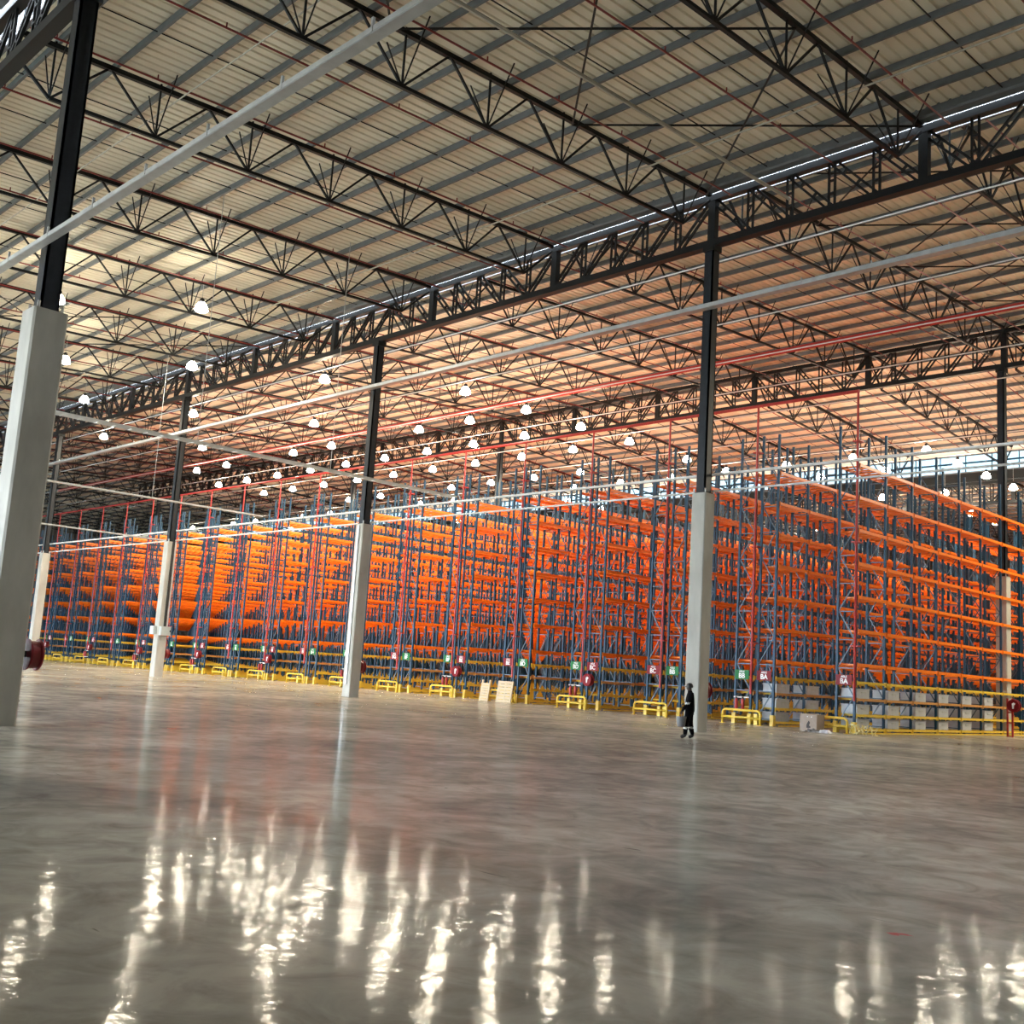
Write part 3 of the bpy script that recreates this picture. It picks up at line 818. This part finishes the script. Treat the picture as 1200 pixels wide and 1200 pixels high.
# switch boxes and conduit on the third column
cx = cols1[3]
t = thing('switch_box', 'grey switch box on the face of a concrete column', 'switch box', (cx + .302, Y1, 2.55))
obj('body', MB().box(0, .28, -.28, .36, 0, .55).mesh('body', 'grey_box'), t); obj('door', MB().box(.28, .30, -.25, .33, .04, .51).mesh('door', 'grey_box'), t); obj('handle', MB().box(.30, .33, .28, .33, .22, .34).mesh('handle', 'rubber'), t)
t = thing('switch_box', 'smaller grey switch box round the left face of the same column', 'switch box', (cx, Y1 - .302, 2.6))
obj('body', MB().box(-.42, .10, -.22, 0, 0, .5).mesh('body', 'grey_box'), t); obj('door', MB().box(-.38, .06, -.24, -.22, .04, .46).mesh('door', 'grey_box'), t)
t = thing('cable_duct', 'dark cable duct climbing the column with the switch box', 'cable duct', (cx + .302, Y1 + .06, 3.1))
obj('duct', MB().box(0, .06, -.07, .07, 0, 5.3).mesh('duct', 'rubber'), t)
t = thing('cable_duct', 'pale cable duct climbing the column with the switch box', 'cable duct', (cx + .302, Y1 + .20, 3.1))
obj('duct', MB().box(0, .06, -.05, .05, 0, 5.3).mesh('duct', 'galv'), t)
t = thing('cable_duct', 'cable duct on the left face of the second column from the worker', 'cable duct', (cols1[2], Y1 - .302, .6))
obj('duct', MB().box(-.08, .08, -.06, 0, 0, 7.7).mesh('duct', 'galv'), t)

# ---------------------------------------------------------------- worker
def skin_mesh(name, verts, edges, root, sub=2):
    me = bpy.data.meshes.new(name); me.from_pydata([v[:3] for v in verts], edges, [])
    o = bpy.data.objects.new(name, me); COL.objects.link(o)
    md = o.modifiers.new('skin', 'SKIN'); md.use_smooth_shade = True
    for i, v in enumerate(verts):
        sv = me.skin_vertices[0].data[i]; sv.radius = (v[3], v[4] if len(v) > 4 else v[3]); sv.use_root = (i == root)
    ss = o.modifiers.new('sub', 'SUBSURF'); ss.levels = sub; ss.render_levels = sub
    dg = bpy.context.evaluated_depsgraph_get(); dg.update()
    out = bpy.data.meshes.new_from_object(o.evaluated_get(dg)); bpy.data.objects.remove(o)
    return out
def worker(x, y, heading):
    # local frame: +X is forward, Z up, Y to his left
    V = []; E = []
    def v(*a): V.append(a); return len(V) - 1
    def e(*ids):
        for a, b in zip(ids, ids[1:]): E.append((a, b))
    pel = v(0, 0, .95, .17, .19); wa = v(.0, 0, 1.10, .17, .19); ch = v(-.02, 0, 1.30, .185, .20); nb = v(-.01, 0, 1.46, .10, .12)
    nk = v(.02, 0, 1.53, .055, .058); hd = v(.035, 0, 1.62, .095, .085); ht = v(.03, 0, 1.71, .092, .085)
    e(pel, wa, ch, nb, nk, hd, ht); nose = v(.13, 0, 1.615, .018); e(hd, nose)
    # left arm forward, holds the bucket
    def arm(s, pts):
        ids = [v(*p) for p in pts]; e(ch, *ids); return ids
    L = arm(1, [(-.01, .17, 1.42, .085), (.05, .25, 1.16, .072), (.21, .26, .93, .05), (.25, .25, .84, .036, .022)])
    R = arm(-1, [(-.01, -.17, 1.42, .085), (-.09, -.25, 1.15, .072), (-.12, -.26, .90, .05), (-.12, -.26, .82, .036, .022)])
    for hand, s in ((L[-1], 1), (R[-1], -1)):
        hx, hy, hz = V[hand][:3]
        for k, (dx, ln) in enumerate(((.030, .065), (.010, .075), (-.010, .072), (-.028, .055))):
            a = v(hx + dx, hy, hz - ln * .55, .010); b = v(hx + dx + .012, hy - s * .022, hz - ln, .009); e(hand, a, b)
        a = v(hx + .045, hy - s * .02, hz - .012, .011); b = v(hx + .055, hy - s * .035, hz - .045, .010); e(hand, a, b)
    def leg(s, hip, knee, ank, toe):
        ids = [v(*hip), v(*knee), v(*ank), v(*toe)]; e(pel, *ids); return ids
    leg(1, (.02, .10, .86, .125), (.10, .10, .50, .10), (.12, .10, .10, .072), (.27, .11, .05, .056, .045))
    leg(-1, (-.02, -.10, .86, .125), (-.03, -.10, .50, .10), (-.13, -.10, .11, .072), (.01, -.11, .05, .056, .045))
    me = skin_mesh('body', V, E, pel)
    for m in ('cloth', 'skin', 'boot', 'reflective'): me.materials.append(M[m])
    for p in me.polygons:
        c = p.center
        if c.z > 1.535: p.material_index = 1
        elif c.z < .15: p.material_index = 2
        elif .70 < c.z < .87 and abs(c.y) > .225 and abs(c.x) > .06: p.material_index = 1
        elif .33 < c.z < .38: p.material_index = 3
        elif 1.10 < c.z < 1.16 and abs(c.y) > .2: p.material_index = 3
        p.use_smooth = True
    t = thing('person', 'worker in dark overalls with pale reflective bands walking with a bucket', 'person', (x, y, 0), None, heading)
    t.scale = (.93, .93, .93)
    obj('body', me, t)
    hm = MB().lathe([(.108, -.035), (.112, 0), (.112, .03), (.10, .07), (.075, .10), (.04, .118), (0, .122)], n=16)
    hm.tube([(.06, -.085, .0), (.12, -.06, -.004), (.15, 0, -.006), (.12, .06, -.004), (.06, .085, .0)], [.004, .012, .014, .012, .004], 6)
    obj('helmet', hm.mesh('helmet', 'helmet', smooth=True), t, (.025, 0, 1.665))
    for s in (-1, 1):
        obj('ear', MB().lathe([(0, -.012), (.03, -.01), (.034, 0), (.02, .012), (0, .012)], axis='Y', n=8).mesh('ear', 'skin'), t, (.02, s * .078, 1.61))
        obj('eye', MB().lathe([(0, -.012), (.01, -.008), (.012, 0), (.0, .012)], n=8).mesh('eye', 'ink'), t, (.108, s * .032, 1.635))
    obj('mouth', MB().box(0, .012, -.025, .025, 0, .008).mesh('mouth', 'ink'), t, (.105, 0, 1.568))
    bx, by, bz = .235, .235, .355
    c, s_ = math.cos(heading), math.sin(heading)
    k = thing('bucket', 'grey bucket carried by the walking worker', 'bucket', (x + bx * c - by * s_, y + bx * s_ + by * c, bz), None, heading)
    obj('pail', MB().lathe([(0, 0), (.115, 0), (.15, .28), (.158, .28), (.158, .30), (.143, .30), (.105, .02), (0, .02)], n=18).mesh('pail', 'bucket', smooth=False), k)
    obj('handle', MB().tube([(0, -.15, .27), (0, -.12, .35), (0, 0, .385), (0, .12, .35), (0, .15, .27)], .008, 5).mesh('handle', 'galv'), k)
worker(-19.3, 26.75, math.atan2(-.593, -.805))
